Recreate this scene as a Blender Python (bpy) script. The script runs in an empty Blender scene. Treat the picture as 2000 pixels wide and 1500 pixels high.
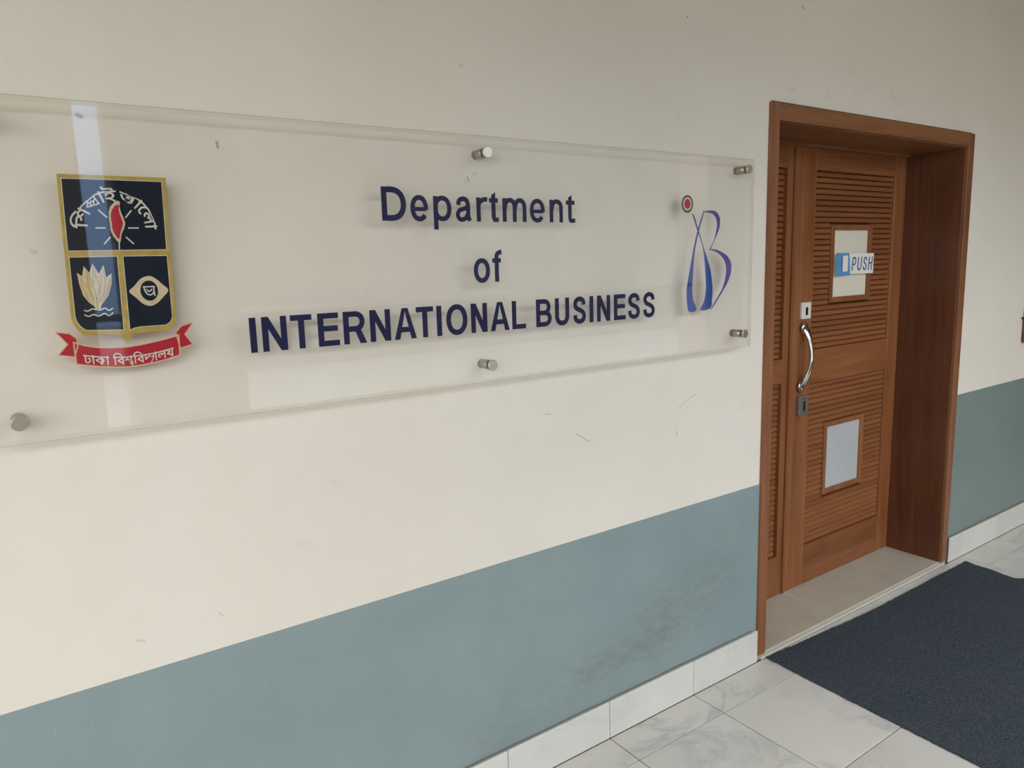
import bpy, bmesh, math, random
from mathutils import Vector, Matrix, noise

random.seed(7)
S = bpy.context.scene
COL = S.collection

# ------------------------------------------------------------------ camera, world, exposure
cam_d = bpy.data.cameras.new('camera')
cam_d.sensor_fit = 'HORIZONTAL'
cam_d.sensor_width = 36.0
cam_d.lens = 1452.46 / 2000.0 * 36.0
cam_d.clip_start = 0.02
cam = bpy.data.objects.new('camera', cam_d)
COL.objects.link(cam)
right = Vector((0.8164, -0.5768, -0.0283)).normalized()
fwd = Vector((0.5659, 0.8088, -0.1603)).normalized()
up = right.cross(fwd).normalized()
right = fwd.cross(up).normalized()
cam.matrix_world = Matrix(((right.x, up.x, -fwd.x, 0.0), (right.y, up.y, -fwd.y, -1.65),
                           (right.z, up.z, -fwd.z, 1.5317), (0, 0, 0, 1)))
S.camera = cam

world = bpy.data.worlds.new('overcast_sky')
S.world = world
world.use_nodes = True
wn = world.node_tree
wn.nodes.clear()
w_out = wn.nodes.new('ShaderNodeOutputWorld')
w_bg = wn.nodes.new('ShaderNodeBackground')
w_tc = wn.nodes.new('ShaderNodeTexCoord')
w_sep = wn.nodes.new('ShaderNodeSeparateXYZ')
w_ramp = wn.nodes.new('ShaderNodeValToRGB')
w_ramp.color_ramp.elements[0].position = 0.0
w_ramp.color_ramp.elements[0].color = (0.86, 0.93, 1.0, 1)
w_ramp.color_ramp.elements[1].position = 1.0
w_ramp.color_ramp.elements[1].color = (0.82, 0.90, 1.0, 1)
wn.links.new(w_tc.outputs['Generated'], w_sep.inputs[0])
wn.links.new(w_sep.outputs['Z'], w_ramp.inputs[0])
wn.links.new(w_ramp.outputs[0], w_bg.inputs['Color'])
w_bg.inputs['Strength'].default_value = 2.6
wn.links.new(w_bg.outputs[0], w_out.inputs[0])

S.view_settings.view_transform = 'Standard'
S.view_settings.look = 'None'
S.view_settings.gamma = 1.0
S.view_settings.use_curve_mapping = False
S.view_settings.exposure = 1.39
S.cycles.max_bounces = 10
S.cycles.diffuse_bounces = 6
S.cycles.transparent_max_bounces = 16
S.cycles.sample_clamp_indirect = 6.0


# ------------------------------------------------------------------ helpers
def srgb(r, g, b):
    def f(v):
        v /= 255.0
        return v / 12.92 if v <= 0.04045 else ((v + 0.055) / 1.055) ** 2.4
    return (f(r), f(g), f(b), 1.0)


class MB:
    """collects faces, then becomes ONE mesh object"""

    count = 0

    def __init__(self):
        self.v = []
        self.f = []
        self.mi = []
        self.smooth = []

    def add(self, verts, faces, mi=0, smooth=False):
        o = len(self.v)
        self.v += [tuple(p) for p in verts]
        for f in faces:
            self.f.append([i + o for i in f])
            self.mi.append(mi)
            self.smooth.append(smooth)
        return self

    def box(self, x0, x1, y0, y1, z0, z1, mi=0):
        v = [(x0, y0, z0), (x1, y0, z0), (x1, y1, z0), (x0, y1, z0), (x0, y0, z1), (x1, y0, z1), (x1, y1, z1), (x0, y1, z1)]
        f = [(0, 3, 2, 1), (4, 5, 6, 7), (0, 1, 5, 4), (1, 2, 6, 5), (2, 3, 7, 6), (3, 0, 4, 7)]
        return self.add(v, f, mi)

    def cyl_y(self, cx, cz, r, y0, y1, n=28, bevel=0.0, mi=0):
        """cylinder along y; y0 is the front (towards the viewer)"""
        rings = [(r - bevel, y0), (r, y0 + bevel), (r, y1)] if bevel else [(r, y0), (r, y1)]
        v = []
        for rr, y in rings:
            for k in range(n):
                a = 2 * math.pi * k / n
                v.append((cx + rr * math.cos(a), y, cz + rr * math.sin(a)))
        o = len(self.v)
        self.v += v
        for i in range(len(rings) - 1):
            for k in range(n):
                k2 = (k + 1) % n
                self.f.append([o + i * n + k, o + i * n + k2, o + (i + 1) * n + k2, o + (i + 1) * n + k])
                self.mi.append(mi)
                self.smooth.append(True)
        self.f.append([o + k for k in range(n)][::-1])
        self.mi.append(mi)
        self.smooth.append(False)
        self.f.append([o + (len(rings) - 1) * n + k for k in range(n)])
        self.mi.append(mi)
        self.smooth.append(False)
        return self

    def plate(self, pts, y0, y1, mi=0):
        """an outline in x,z extruded from y0 (front) to y1"""
        n = len(pts)
        MB.count += 1
        y0 = y0 + (MB.count % 17) * 5e-6
        v = [(x, y0, z) for x, z in pts] + [(x, y1, z) for x, z in pts]
        f = [list(range(n)), list(range(2 * n - 1, n - 1, -1))]
        f += [[i, i + n, (i + 1) % n + n, (i + 1) % n] for i in range(n)]
        return self.add(v, f, mi)

    def stroke(self, pts, w, y0, y1, closed=False, mi=0):
        """a line of constant width in x,z as a thin plate"""
        n = len(pts)
        ws = w if isinstance(w, (list, tuple)) else [w] * n
        L, R = [], []
        for i in range(n):
            if closed:
                a, b = pts[i - 1], pts[(i + 1) % n]
                p = pts[i]
            else:
                a, b, p = pts[max(i - 1, 0)], pts[min(i + 1, n - 1)], pts[i]
            d1 = Vector((p[0] - a[0], p[1] - a[1]))
            d2 = Vector((b[0] - p[0], b[1] - p[1]))
            if d1.length < 1e-9:
                d1 = d2.copy()
            if d2.length < 1e-9:
                d2 = d1.copy()
            d1.normalize()
            d2.normalize()
            t = d1 + d2
            if t.length < 1e-6:
                t = d2.copy()
            t.normalize()
            nn = Vector((-t.y, t.x))
            k = 1.0 / max(0.5, abs(nn.dot(Vector((-d2.y, d2.x)))))
            h = ws[i] / 2 * k
            L.append((p[0] + nn.x * h, p[1] + nn.y * h))
            R.append((p[0] - nn.x * h, p[1] - nn.y * h))
        m = n if closed else n - 1
        MB.count += 1
        y0 = y0 + (MB.count % 17) * 5e-6              # never quite coplanar with a neighbour it crosses
        for i in range(m):
            j = (i + 1) % n
            q = [L[i], L[j], R[j], R[i]]
            v = [(x, y0, z) for x, z in q] + [(x, y1, z) for x, z in q]
            self.add(v, [(0, 1, 2, 3), (7, 6, 5, 4), (0, 4, 5, 1), (2, 6, 7, 3)], mi)
        return self

    def sweep(self, pts, rad, n=14, mi=0, up=Vector((1, 0, 0))):
        """tube through pts; rad = list of (across, deep) radii"""
        o = len(self.v)
        m = len(pts)
        for i in range(m):
            a, b = Vector(pts[max(i - 1, 0)]), Vector(pts[min(i + 1, m - 1)])
            t = (b - a).normalized()
            s = (up - t * up.dot(t)).normalized()
            d = t.cross(s)
            for k in range(n):
                an = 2 * math.pi * k / n
                self.v.append(tuple(Vector(pts[i]) + s * (rad[i][0] * math.cos(an)) + d * (rad[i][1] * math.sin(an))))
        for i in range(m - 1):
            for k in range(n):
                k2 = (k + 1) % n
                self.f.append([o + i * n + k, o + i * n + k2, o + (i + 1) * n + k2, o + (i + 1) * n + k])
                self.mi.append(mi)
                self.smooth.append(True)
        for r, flip in ((0, True), (m - 1, False)):
            c = [o + r * n + k for k in range(n)]
            self.f.append(c[::-1] if flip else c)
            self.mi.append(mi)
            self.smooth.append(False)
        return self


def world_loc(o):
    p = Vector((0, 0, 0))
    while o is not None:
        p += o.location
        o = o.parent
    return p


def obj(name, mb, mats, parent=None, bevel=0.0, seg=2, loc=None, fix_normals=True):
    """links ONE mesh object; vertices are given in world coordinates (or relative to loc)"""
    me = bpy.data.meshes.new(name)
    base = world_loc(parent)
    if loc is None:
        vs = [(x - base.x, y - base.y, z - base.z) for x, y, z in mb.v]
    else:
        vs = mb.v
    me.from_pydata(vs, [], mb.f)
    if not isinstance(mats, (list, tuple)):
        mats = [mats]
    for m in mats:
        me.materials.append(m)
    for p, i, s in zip(me.polygons, mb.mi, mb.smooth):
        p.material_index = i
        p.use_smooth = s
    if fix_normals:
        bm = bmesh.new()
        bm.from_mesh(me)
        bmesh.ops.recalc_face_normals(bm, faces=bm.faces)
        bm.to_mesh(me)
        bm.free()
    me.update()
    o = bpy.data.objects.new(name, me)
    COL.objects.link(o)
    if parent is not None:
        o.parent = parent
    if loc is not None:
        o.location = Vector(loc) - base
    if bevel:
        b = o.modifiers.new('bevel', 'BEVEL')
        b.width = bevel
        b.segments = seg
        b.limit_method = 'ANGLE'
        b.angle_limit = math.radians(40)
        b.harden_normals = False
    return o


def copy_to(o, parent, loc):
    c = o.copy()
    COL.objects.link(c)
    c.parent = parent
    c.location = Vector(loc) - world_loc(parent)
    return c


def empty(name, loc):
    o = bpy.data.objects.new(name, None)
    o.empty_display_size = 0.1
    COL.objects.link(o)
    o.location = loc
    return o


def tag(o, label=None, cat=None, group=None, kind=None):
    if label:
        o['label'] = label
    if cat:
        o['category'] = cat
    if group:
        o['group'] = group
    if kind:
        o['kind'] = kind
    return o


# ------------------------------------------------------------------ materials
def new_mat(name):
    m = bpy.data.materials.new(name)
    m.use_nodes = True
    nt = m.node_tree
    bsdf = nt.nodes['Principled BSDF']
    return m, nt, bsdf


def math_node(nt, op, a, b=None, c=None, clamp=False):
    n = nt.nodes.new('ShaderNodeMath')
    n.operation = op
    n.use_clamp = clamp
    for i, v in enumerate((a, b, c)):
        if v is None:
            continue
        if isinstance(v, (int, float)):
            n.inputs[i].default_value = v
        else:
            nt.links.new(v, n.inputs[i])
    return n.outputs[0]


def vmath(nt, op, a, b=None, scale=None):
    n = nt.nodes.new('ShaderNodeVectorMath')
    n.operation = op
    for i, v in enumerate((a, b)):
        if v is None:
            continue
        if isinstance(v, (tuple, list)):
            n.inputs[i].default_value = v
        else:
            nt.links.new(v, n.inputs[i])
    if scale is not None:
        nt.links.new(scale, n.inputs['Scale']) if not isinstance(scale, (int, float)) else setattr(n.inputs['Scale'], 'default_value', scale)
    return n.outputs['Value'] if op in ('LENGTH', 'DOT_PRODUCT', 'DISTANCE') else n.outputs[0]


def noise_tex(nt, vec, scale, detail=3.0, rough=0.55, dist=0.0):
    n = nt.nodes.new('ShaderNodeTexNoise')
    n.inputs['Scale'].default_value = scale
    n.inputs['Detail'].default_value = detail
    n.inputs['Roughness'].default_value = rough
    n.inputs['Distortion'].default_value = dist
    nt.links.new(vec, n.inputs['Vector'])
    return n.outputs['Fac']


def ramp(nt, fac, stops):
    n = nt.nodes.new('ShaderNodeValToRGB')
    cr = n.color_ramp
    while len(cr.elements) < len(stops):
        cr.elements.new(0.5)
    for e, (p, c) in zip(cr.elements, stops):
        e.position = p
        e.color = c if len(c) == 4 else (*c, 1)
    nt.links.new(fac, n.inputs[0])
    return n.outputs[0]


def mix(nt, fac, a, b, mode='MIX'):
    n = nt.nodes.new('ShaderNodeMix')
    n.data_type = 'RGBA'
    n.blend_type = mode
    for sock, v in ((n.inputs[0], fac), (n.inputs[6], a), (n.inputs[7], b)):
        if isinstance(v, (int, float)):
            sock.default_value = v
        elif isinstance(v, tuple):
            sock.default_value = v
        else:
            nt.links.new(v, sock)
    return n.outputs[2]


def position(nt):
    return nt.nodes.new('ShaderNodeNewGeometry').outputs['Position']


def bump(nt, bsdf, height, strength, distance):
    b = nt.nodes.new('ShaderNodeBump')
    b.inputs['Strength'].default_value = strength
    b.inputs['Distance'].default_value = distance
    nt.links.new(height, b.inputs['Height'])
    nt.links.new(b.outputs[0], bsdf.inputs['Normal'])


def mapping(nt, vec, scale=(1, 1, 1), loc=(0, 0, 0)):
    m = nt.nodes.new('ShaderNodeMapping')
    m.inputs['Scale'].default_value = scale
    m.inputs['Location'].default_value = loc
    nt.links.new(vec, m.inputs['Vector'])
    return m.outputs[0]


def seg_mask(nt, p, x0, z0, x1, z1, w):
    """1 on the line from (x0,z0) to (x1,z1) on the wall, falling to 0 at distance w"""
    ba = Vector((x1 - x0, 0, z1 - z0))
    L2 = max(ba.length_squared, 1e-8)
    pa = vmath(nt, 'SUBTRACT', p, (x0, 0, z0))
    h = math_node(nt, 'DIVIDE', vmath(nt, 'DOT_PRODUCT', pa, tuple(ba)), L2, clamp=True)
    s = nt.nodes.new('ShaderNodeVectorMath')
    s.operation = 'SCALE'
    s.inputs[0].default_value = tuple(ba)
    nt.links.new(h, s.inputs['Scale'])
    d = vmath(nt, 'LENGTH', vmath(nt, 'SUBTRACT', pa, s.outputs[0]))
    mr = nt.nodes.new('ShaderNodeMapRange')
    mr.inputs['From Min'].default_value = w * 0.25
    mr.inputs['From Max'].default_value = w
    mr.inputs['To Min'].default_value = 1
    mr.inputs['To Max'].default_value = 0
    nt.links.new(d, mr.inputs['Value'])
    return mr.outputs[0]


def flat_y(nt, p):
    """drops y so marks are placed by x and z on the wall"""
    return vmath(nt, 'MULTIPLY', p, (1, 0, 1))


def mat_wall():
    m, nt, b = new_mat('cream_wall_paint')
    p = position(nt)
    pw = flat_y(nt, p)
    n1 = noise_tex(nt, p, 2.2, 4)
    n2 = noise_tex(nt, p, 14, 4)
    c = ramp(nt, n1, [(0.3, (0.712, 0.642, 0.548)), (0.7, (0.745, 0.678, 0.585))])
    c = mix(nt, ramp(nt, n2, [(0.45, (0, 0, 0)), (0.75, (0.10, 0.10, 0.10))]), c, (0.62, 0.545, 0.435, 1))
    # warped coordinate for hand made marks
    nz = nt.nodes.new('ShaderNodeTexNoise')
    nz.inputs['Scale'].default_value = 35
    nt.links.new(p, nz.inputs['Vector'])
    wv = vmath(nt, 'SCALE', vmath(nt, 'SUBTRACT', nz.outputs['Color'], (0.5, 0.5, 0.5)), scale=0.012)
    pd = flat_y(nt, vmath(nt, 'ADD', pw, wv))
    dark = [(1.845, 2.256, 1.846, 2.257, .0048, .95), (2.423, 2.381, 2.433, 2.370, .004, .9), (0.180, 1.829, 0.187, 1.826, .0055, .75),
            (0.428, 1.795, 0.429, 1.786, .0045, .8), (1.807, 1.965, 1.808, 1.958, .003, .7), (0.080, 1.580, 0.088, 1.577, .006, .30),
            (1.026, 2.018, 1.030, 2.019, .006, .3), (1.036, 1.748, 1.039, 1.741, .004, .7), (1.026, 1.739, 1.030, 1.735, .004, .35),
            (1.052, 1.757, 1.060, 1.762, .004, .3),
            (1.818, 1.047, 1.899, 1.083, .0030, .35), (1.811, 0.970, 1.812, 0.957, .006, .35), (1.380, 1.028, 1.430, 0.998, .0032, .6),
            (1.268, 1.104, 1.286, 1.101, .003, .5), (0.345, 0.786, 0.352, 0.776, .003, .35), (0.18, 0.775, 0.19, 0.768, .004, .3),
            (0.63, 1.03, 0.65, 1.02, .016, .07), (0.54, 0.90, 0.56, 0.88, .016, .06), (2.10, 0.99, 2.17, 1.02, .010, .06)]
    for x0, z0, x1, z1, w, k in dark:
        s = seg_mask(nt, pd, x0, z0, x1, z1, w)
        c = mix(nt, math_node(nt, 'MULTIPLY', s, k * 0.75), c, (0.14, 0.12, 0.095, 1))
    # rough plaster repair over the door head
    rep = math_node(nt, 'ADD', seg_mask(nt, pw, 2.32, 2.13, 2.55, 2.10, .12), seg_mask(nt, pw, 2.6, 2.12, 3.45, 2.10, .11), clamp=True)
    cr = nt.nodes.new('ShaderNodeTexNoise')
    cr.inputs['Scale'].default_value = 16
    cr.inputs['Detail'].default_value = 6
    cr.inputs['Distortion'].default_value = 0.6
    nt.links.new(mapping(nt, p, (0.8, 1, 2.2)), cr.inputs['Vector'])
    line = math_node(nt, 'ABSOLUTE', math_node(nt, 'SUBTRACT', cr.outputs['Fac'], 0.5))
    crack = ramp(nt, line, [(0.0, (1, 1, 1)), (0.018, (0, 0, 0))])
    brk = ramp(nt, noise_tex(nt, p, 7, 2), [(0.5, (0, 0, 0)), (0.6, (1, 1, 1))])
    crack = math_node(nt, 'MULTIPLY', math_node(nt, 'MULTIPLY', crack, brk), rep)
    c = mix(nt, math_node(nt, 'MULTIPLY', crack, 0.30), c, (0.30, 0.27, 0.21, 1))
    nt.links.new(c, b.inputs['Base Color'])
    b.inputs['Roughness'].default_value = 0.62
    b.inputs['Specular IOR Level'].default_value = 0.25
    fine = noise_tex(nt, p, 90, 3)
    roughness_patch = math_node(nt, 'MULTIPLY', math_node(nt, 'MULTIPLY', noise_tex(nt, p, 22, 5), rep), 3.0)
    h = math_node(nt, 'ADD', math_node(nt, 'ADD', math_node(nt, 'MULTIPLY', fine, 0.25), roughness_patch), math_node(nt, 'MULTIPLY', n2, 0.5))
    bump(nt, b, h, 0.25, 0.004)
    return m


def mat_dado(name='blue_grey_dado_paint', lo=(0.212, 0.268, 0.266), hi=(0.246, 0.299, 0.290)):
    m, nt, b = new_mat(name)
    p = position(nt)
    pw = flat_y(nt, p)
    n1 = noise_tex(nt, p, 3.5, 5, 0.6)
    c = ramp(nt, n1, [(0.3, lo), (0.7, hi)])
    # scuffs and grime left by shoes and a mop
    streak = noise_tex(nt, mapping(nt, p, (5, 1, 12)), 3.0, 6, 0.7)
    sm = seg_mask(nt, pw, 1.05, 0.21, 2.00, 0.34, .20)
    sm2 = seg_mask(nt, pw, 1.40, 0.25, 1.78, 0.27, .07)
    sm3 = seg_mask(nt, pw, 1.75, 0.33, 2.10, 0.50, .20)
    st = ramp(nt, streak, [(0.30, (0.1, 0.1, 0.1)), (0.70, (1, 1, 1))])
    k = math_node(nt, 'MULTIPLY', math_node(nt, 'ADD', math_node(nt, 'ADD', math_node(nt, 'MULTIPLY', sm, .34), math_node(nt, 'MULTIPLY', sm2, .34)), math_node(nt, 'MULTIPLY', sm3, .26)), st, clamp=True)
    c = mix(nt, k, c, (0.150, 0.165, 0.155, 1))
    scr = noise_tex(nt, mapping(nt, p, (26, 1, 5)), 4.0, 3, 0.6)
    c = mix(nt, ramp(nt, scr, [(0.66, (0, 0, 0)), (0.76, (0.28, 0.28, 0.28))]), c, (0.38, 0.45, 0.44, 1))
    # greyer towards the skirting where it is never wiped
    nt.links.new(c, b.inputs['Base Color'])
    b.inputs['Roughness'].default_value = 0.42
    b.inputs['Specular IOR Level'].default_value = 0.3
    bump(nt, b, noise_tex(nt, p, 60, 4), 0.12, 0.003)
    return m


def mat_wood(name, axis, base, dark, light, scale=1.0, rough=0.38):
    m, nt, b = new_mat(name)
    p = position(nt)
    oi = nt.nodes.new('ShaderNodeObjectInfo')
    rnd = vmath(nt, 'SCALE', (1, 1, 1), scale=oi.outputs['Random'])
    n = nt.nodes.new('ShaderNodeVectorMath')
    n.operation = 'SCALE'
    n.inputs[0].default_value = (3.1, 7.3, 5.7)
    nt.links.new(oi.outputs['Random'], n.inputs['Scale'])
    p2 = vmath(nt, 'ADD', p, n.outputs[0])
    st = {'z': (1, 1, 0.055), 'x': (0.055, 1, 1)}[axis]
    q = mapping(nt, p2, tuple(s * scale for s in st))
    g1 = noise_tex(nt, q, 22, 6, 0.6, 0.5)
    g2 = noise_tex(nt, q, 120, 4, 0.6)
    g3 = noise_tex(nt, p2, 3, 2)
    c = ramp(nt, g1, [(0.28, dark), (0.5, base), (0.75, light)])
    c = mix(nt, ramp(nt, g2, [(0.4, (0, 0, 0)), (0.7, (0.45, 0.45, 0.45))]), c, dark + (1,))
    c = mix(nt, ramp(nt, g3, [(0.35, (0, 0, 0)), (0.7, (0.30, 0.30, 0.30))]), c, light + (1,))
    v = math_node(nt, 'MULTIPLY_ADD', oi.outputs['Random'], 0.22, 0.89)
    hs = nt.nodes.new('ShaderNodeHueSaturation')
    nt.links.new(c, hs.inputs['Color'])
    nt.links.new(v, hs.inputs['Value'])
    nt.links.new(hs.outputs[0], b.inputs['Base Color'])
    b.inputs['Roughness'].default_value = rough
    b.inputs['Specular IOR Level'].default_value = 0.35
    bump(nt, b, g2, 0.12, 0.0008)
    return m


def mat_marble(name, tint=(0.590, 0.556, 0.495), vein=(0.28, 0.285, 0.28)):
    m, nt, b = new_mat(name)
    p = position(nt)
    oi = nt.nodes.new('ShaderNodeObjectInfo')
    n = nt.nodes.new('ShaderNodeVectorMath')
    n.operation = 'SCALE'
    n.inputs[0].default_value = (13.1, 7.3, 9.7)
    nt.links.new(oi.outputs['Random'], n.inputs['Scale'])
    p2 = vmath(nt, 'ADD', p, n.outputs[0])
    big = nt.nodes.new('ShaderNodeTexNoise')
    big.inputs['Scale'].default_value = 1.7
    big.inputs['Detail'].default_value = 4
    big.inputs['Roughness'].default_value = 0.62
    big.inputs['Distortion'].default_value = 1.3
    nt.links.new(mapping(nt, p2, (1.0, 1.7, 1.4)), big.inputs['Vector'])
    line = math_node(nt, 'ABSOLUTE', math_node(nt, 'SUBTRACT', big.outputs['Fac'], 0.52))
    v = ramp(nt, line, [(0.0, (0.55, 0.55, 0.55)), (0.012, (0.30, 0.30, 0.30)), (0.06, (0, 0, 0))])
    brk = ramp(nt, noise_tex(nt, p2, 2.3, 3), [(0.42, (0, 0, 0)), (0.62, (1, 1, 1))])
    cloud = noise_tex(nt, p2, 4.0, 5)
    c = ramp(nt, cloud, [(0.3, tuple(t * 0.93 for t in tint)), (0.7, tuple(min(1, t * 1.06) for t in tint))])
    c = mix(nt, math_node(nt, 'MULTIPLY', v, brk), c, vein + (1,))
    val = math_node(nt, 'MULTIPLY_ADD', oi.outputs['Random'], 0.10, 0.95)
    hs = nt.nodes.new('ShaderNodeHueSaturation')
    nt.links.new(c, hs.inputs['Color'])
    nt.links.new(val, hs.inputs['Value'])
    nt.links.new(hs.outputs[0], b.inputs['Base Color'])
    b.inputs['Roughness'].default_value = 0.28
    b.inputs['Specular IOR Level'].default_value = 0.4
    return m


def mat_plain(name, col, rough=0.5, metal=0.0, spec=0.5, var=0.0, vscale=30.0):
    m, nt, b = new_mat(name)
    if var:
        p = position(nt)
        n = noise_tex(nt, p, vscale, 4)
        c = ramp(nt, n, [(0.3, tuple(x * (1 - var) for x in col[:3])), (0.7, tuple(min(1, x * (1 + var)) for x in col[:3]))])
        nt.links.new(c, b.inputs['Base Color'])
    else:
        b.inputs['Base Color'].default_value = col
    b.inputs['Roughness'].default_value = rough
    b.inputs['Metallic'].default_value = metal
    b.inputs['Specular IOR Level'].default_value = spec
    return m


def mat_acrylic():
    """clear sheet: straight see-through plus a Fresnel mirror on each face"""
    m, nt, b = new_mat('clear_acrylic')
    nt.nodes.remove(b)
    out = nt.nodes['Material Output']
    g = nt.nodes.new('ShaderNodeNewGeometry')
    d = math_node(nt, 'ABSOLUTE', vmath(nt, 'DOT_PRODUCT', g.outputs['True Normal'], g.outputs['Incoming']))
    f = math_node(nt, 'MULTIPLY_ADD', math_node(nt, 'POWER', math_node(nt, 'SUBTRACT', 1.0, d, clamp=True), 5.0), 0.96, 0.038)
    t = nt.nodes.new('ShaderNodeBsdfTransparent')
    t.inputs[0].default_value = (0.998, 0.998, 0.992, 1)
    gl = nt.nodes.new('ShaderNodeBsdfGlossy')
    gl.inputs['Roughness'].default_value = 0.02
    mx = nt.nodes.new('ShaderNodeMixShader')
    nt.links.new(f, mx.inputs[0])
    nt.links.new(t.outputs[0], mx.inputs[1])
    nt.links.new(gl.outputs[0], mx.inputs[2])
    nt.links.new(mx.outputs[0], out.inputs[0])
    return m


def mat_acrylic_edge(name, opacity):
    m, nt, b = new_mat(name)
    nt.nodes.remove(b)
    out = nt.nodes['Material Output']
    t = nt.nodes.new('ShaderNodeBsdfTransparent')
    t.inputs[0].default_value = (0.86, 0.85, 0.80, 1)
    df = nt.nodes.new('ShaderNodeBsdfDiffuse')
    df.inputs[0].default_value = (0.84, 0.81, 0.72, 1)
    tr = nt.nodes.new('ShaderNodeBsdfTranslucent')
    tr.inputs[0].default_value = (0.84, 0.81, 0.72, 1)
    a1 = nt.nodes.new('ShaderNodeMixShader')
    a1.inputs[0].default_value = 0.5
    nt.links.new(df.outputs[0], a1.inputs[1])
    nt.links.new(tr.outputs[0], a1.inputs[2])
    a2 = nt.nodes.new('ShaderNodeMixShader')
    a2.inputs[0].default_value = opacity
    nt.links.new(t.outputs[0], a2.inputs[1])
    nt.links.new(a1.outputs[0], a2.inputs[2])
    nt.links.new(a2.outputs[0], out.inputs[0])
    return m


def mat_carpet():
    m, nt, b = new_mat('blue_charcoal_carpet')
    p = position(nt)
    n1 = noise_tex(nt, p, 170, 5, 0.8)
    n2 = noise_tex(nt, p, 2.5, 4)
    n3 = noise_tex(nt, mapping(nt, p, (1, 1, 1), (5, 3, 1)), 260, 2)
    c = ramp(nt, n1, [(0.30, (0.020, 0.026, 0.036)), (0.50, (0.055, 0.065, 0.080)), (0.70, (0.135, 0.148, 0.165))])
    c = mix(nt, ramp(nt, n3, [(0.6, (0, 0, 0)), (0.75, (0.35, 0.35, 0.35))]), c, (0.10, 0.09, 0.075, 1))
    c = mix(nt, ramp(nt, n2, [(0.4, (0, 0, 0)), (0.75, (0.30, 0.30, 0.30))]), c, (0.075, 0.078, 0.075, 1))
    nt.links.new(c, b.inputs['Base Color'])
    b.inputs['Roughness'].default_value = 0.95
    b.inputs['Specular IOR Level'].default_value = 0.05
    bump(nt, b, n1, 0.9, 0.004)
    return m


WALL = mat_wall()
DADO = mat_dado()
DADO_GREEN = mat_dado('green_grey_dado_paint', (0.176, 0.218, 0.196), (0.206, 0.247, 0.222))
W_BASE, W_DARK, W_LIGHT = (0.232, 0.080, 0.027), (0.140, 0.043, 0.015), (0.305, 0.122, 0.046)
WOOD_V = mat_wood('teak_upright_grain', 'z', W_BASE, W_DARK, W_LIGHT)
WOOD_H = mat_wood('teak_level_grain', 'x', W_BASE, W_DARK, W_LIGHT)
WOOD_SLAT = mat_wood('teak_slat', 'x', (0.235, 0.082, 0.029), (0.190, 0.063, 0.022), (0.285, 0.108, 0.040))
FRAME_V = mat_wood('teak_casing_upright', 'z', (0.2470, 0.0962, 0.0416), (0.1430, 0.0494, 0.0208), (0.3250, 0.1378, 0.0650))
FRAME_H = mat_wood('teak_casing_level', 'x', (0.2280, 0.0936, 0.0408), (0.1320, 0.0480, 0.0192), (0.3000, 0.1344, 0.0624))
MARBLE = mat_marble('white_veined_marble_tile')
SKIRT = mat_marble('white_skirting_tile', (0.60, 0.572, 0.512), (0.48, 0.47, 0.44))
GROUT = mat_plain('dark_grout', (0.085, 0.075, 0.060, 1), 0.9)
THRESH = mat_plain('beige_threshold_stone', (0.45, 0.395, 0.310, 1), 0.45, var=0.08, vscale=9)
NOSING = mat_plain('pale_threshold_lip', (0.50, 0.47, 0.40, 1), 0.5)
CARPET = mat_carpet()
ACRYLIC = mat_acrylic()
EDGE = mat_acrylic_edge('frosted_acrylic_edge', 0.52)
CHAMFER = mat_acrylic_edge('polished_acrylic_chamfer', 0.18)
NAVY = mat_plain('navy_vinyl', (0.009, 0.007, 0.052, 1), 0.35, spec=0.03)
CREST_NAVY = mat_plain('crest_navy', (0.0110, 0.0160, 0.0260, 1), 0.5, spec=0.03)
GOLD = mat_plain('crest_gold', (0.430, 0.300, 0.075, 1), 0.45, var=0.15, vscale=60, spec=0.03)
OFFWHITE = mat_plain('crest_white', (0.62, 0.58, 0.50, 1), 0.5, spec=0.03)
CREAM = mat_plain('crest_cream', (0.58, 0.47, 0.30, 1), 0.5, var=0.12, vscale=120, spec=0.03)
RED = mat_plain('crest_red', (0.400, 0.022, 0.038, 1), 0.45, spec=0.03)
PINKEDGE = mat_plain('crest_red_border', (0.62, 0.42, 0.25, 1), 0.5, spec=0.03)
GREEN = mat_plain('emblem_green', (0.010, 0.075, 0.022, 1), 0.4, spec=0.03)
BLUE = mat_plain('emblem_blue', (0.030, 0.085, 0.300, 1), 0.4, var=0.15, vscale=25, spec=0.03)
PURPLE = mat_plain('emblem_purple', (0.125, 0.090, 0.300, 1), 0.4, var=0.2, vscale=25, spec=0.03)
STEEL = mat_plain('brushed_steel', (0.46, 0.40, 0.33, 1), 0.34, metal=1.0)
STEEL_CAP = mat_plain('steel_cap', (0.60, 0.55, 0.48, 1), 0.30, metal=1.0)
CHROME = mat_plain('chrome', (0.72, 0.72, 0.72, 1), 0.10, metal=1.0)
LOCK_PALE = mat_plain('satin_nickel_lock', (0.72, 0.68, 0.58, 1), 0.35, spec=0.5)
LOCK_GREY = mat_plain('grey_metal_lock', (0.26, 0.25, 0.23, 1), 0.35, metal=0.6)
BLACK = mat_plain('black_keyhole', (0.008, 0.008, 0.008, 1), 0.5)
PANE_UP = mat_plain('frosted_pane_glow_tone', (0.74, 0.68, 0.555, 1), 0.22, var=0.03, vscale=6)  # frosted glass; inner glow and reflected wall are put into this colour
PANE_LOW = mat_plain('frosted_pane_reflection_tone', (0.47, 0.475, 0.465, 1), 0.16, var=0.04, vscale=6)  # reflected floor and outdoor tone is put into this colour
STICKER_W = mat_plain('white_sticker', (0.80, 0.765, 0.66, 1), 0.35)
STICKER_B = mat_plain('blue_sticker', (0.095, 0.290, 0.560, 1), 0.35, var=0.12, vscale=40)
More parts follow.
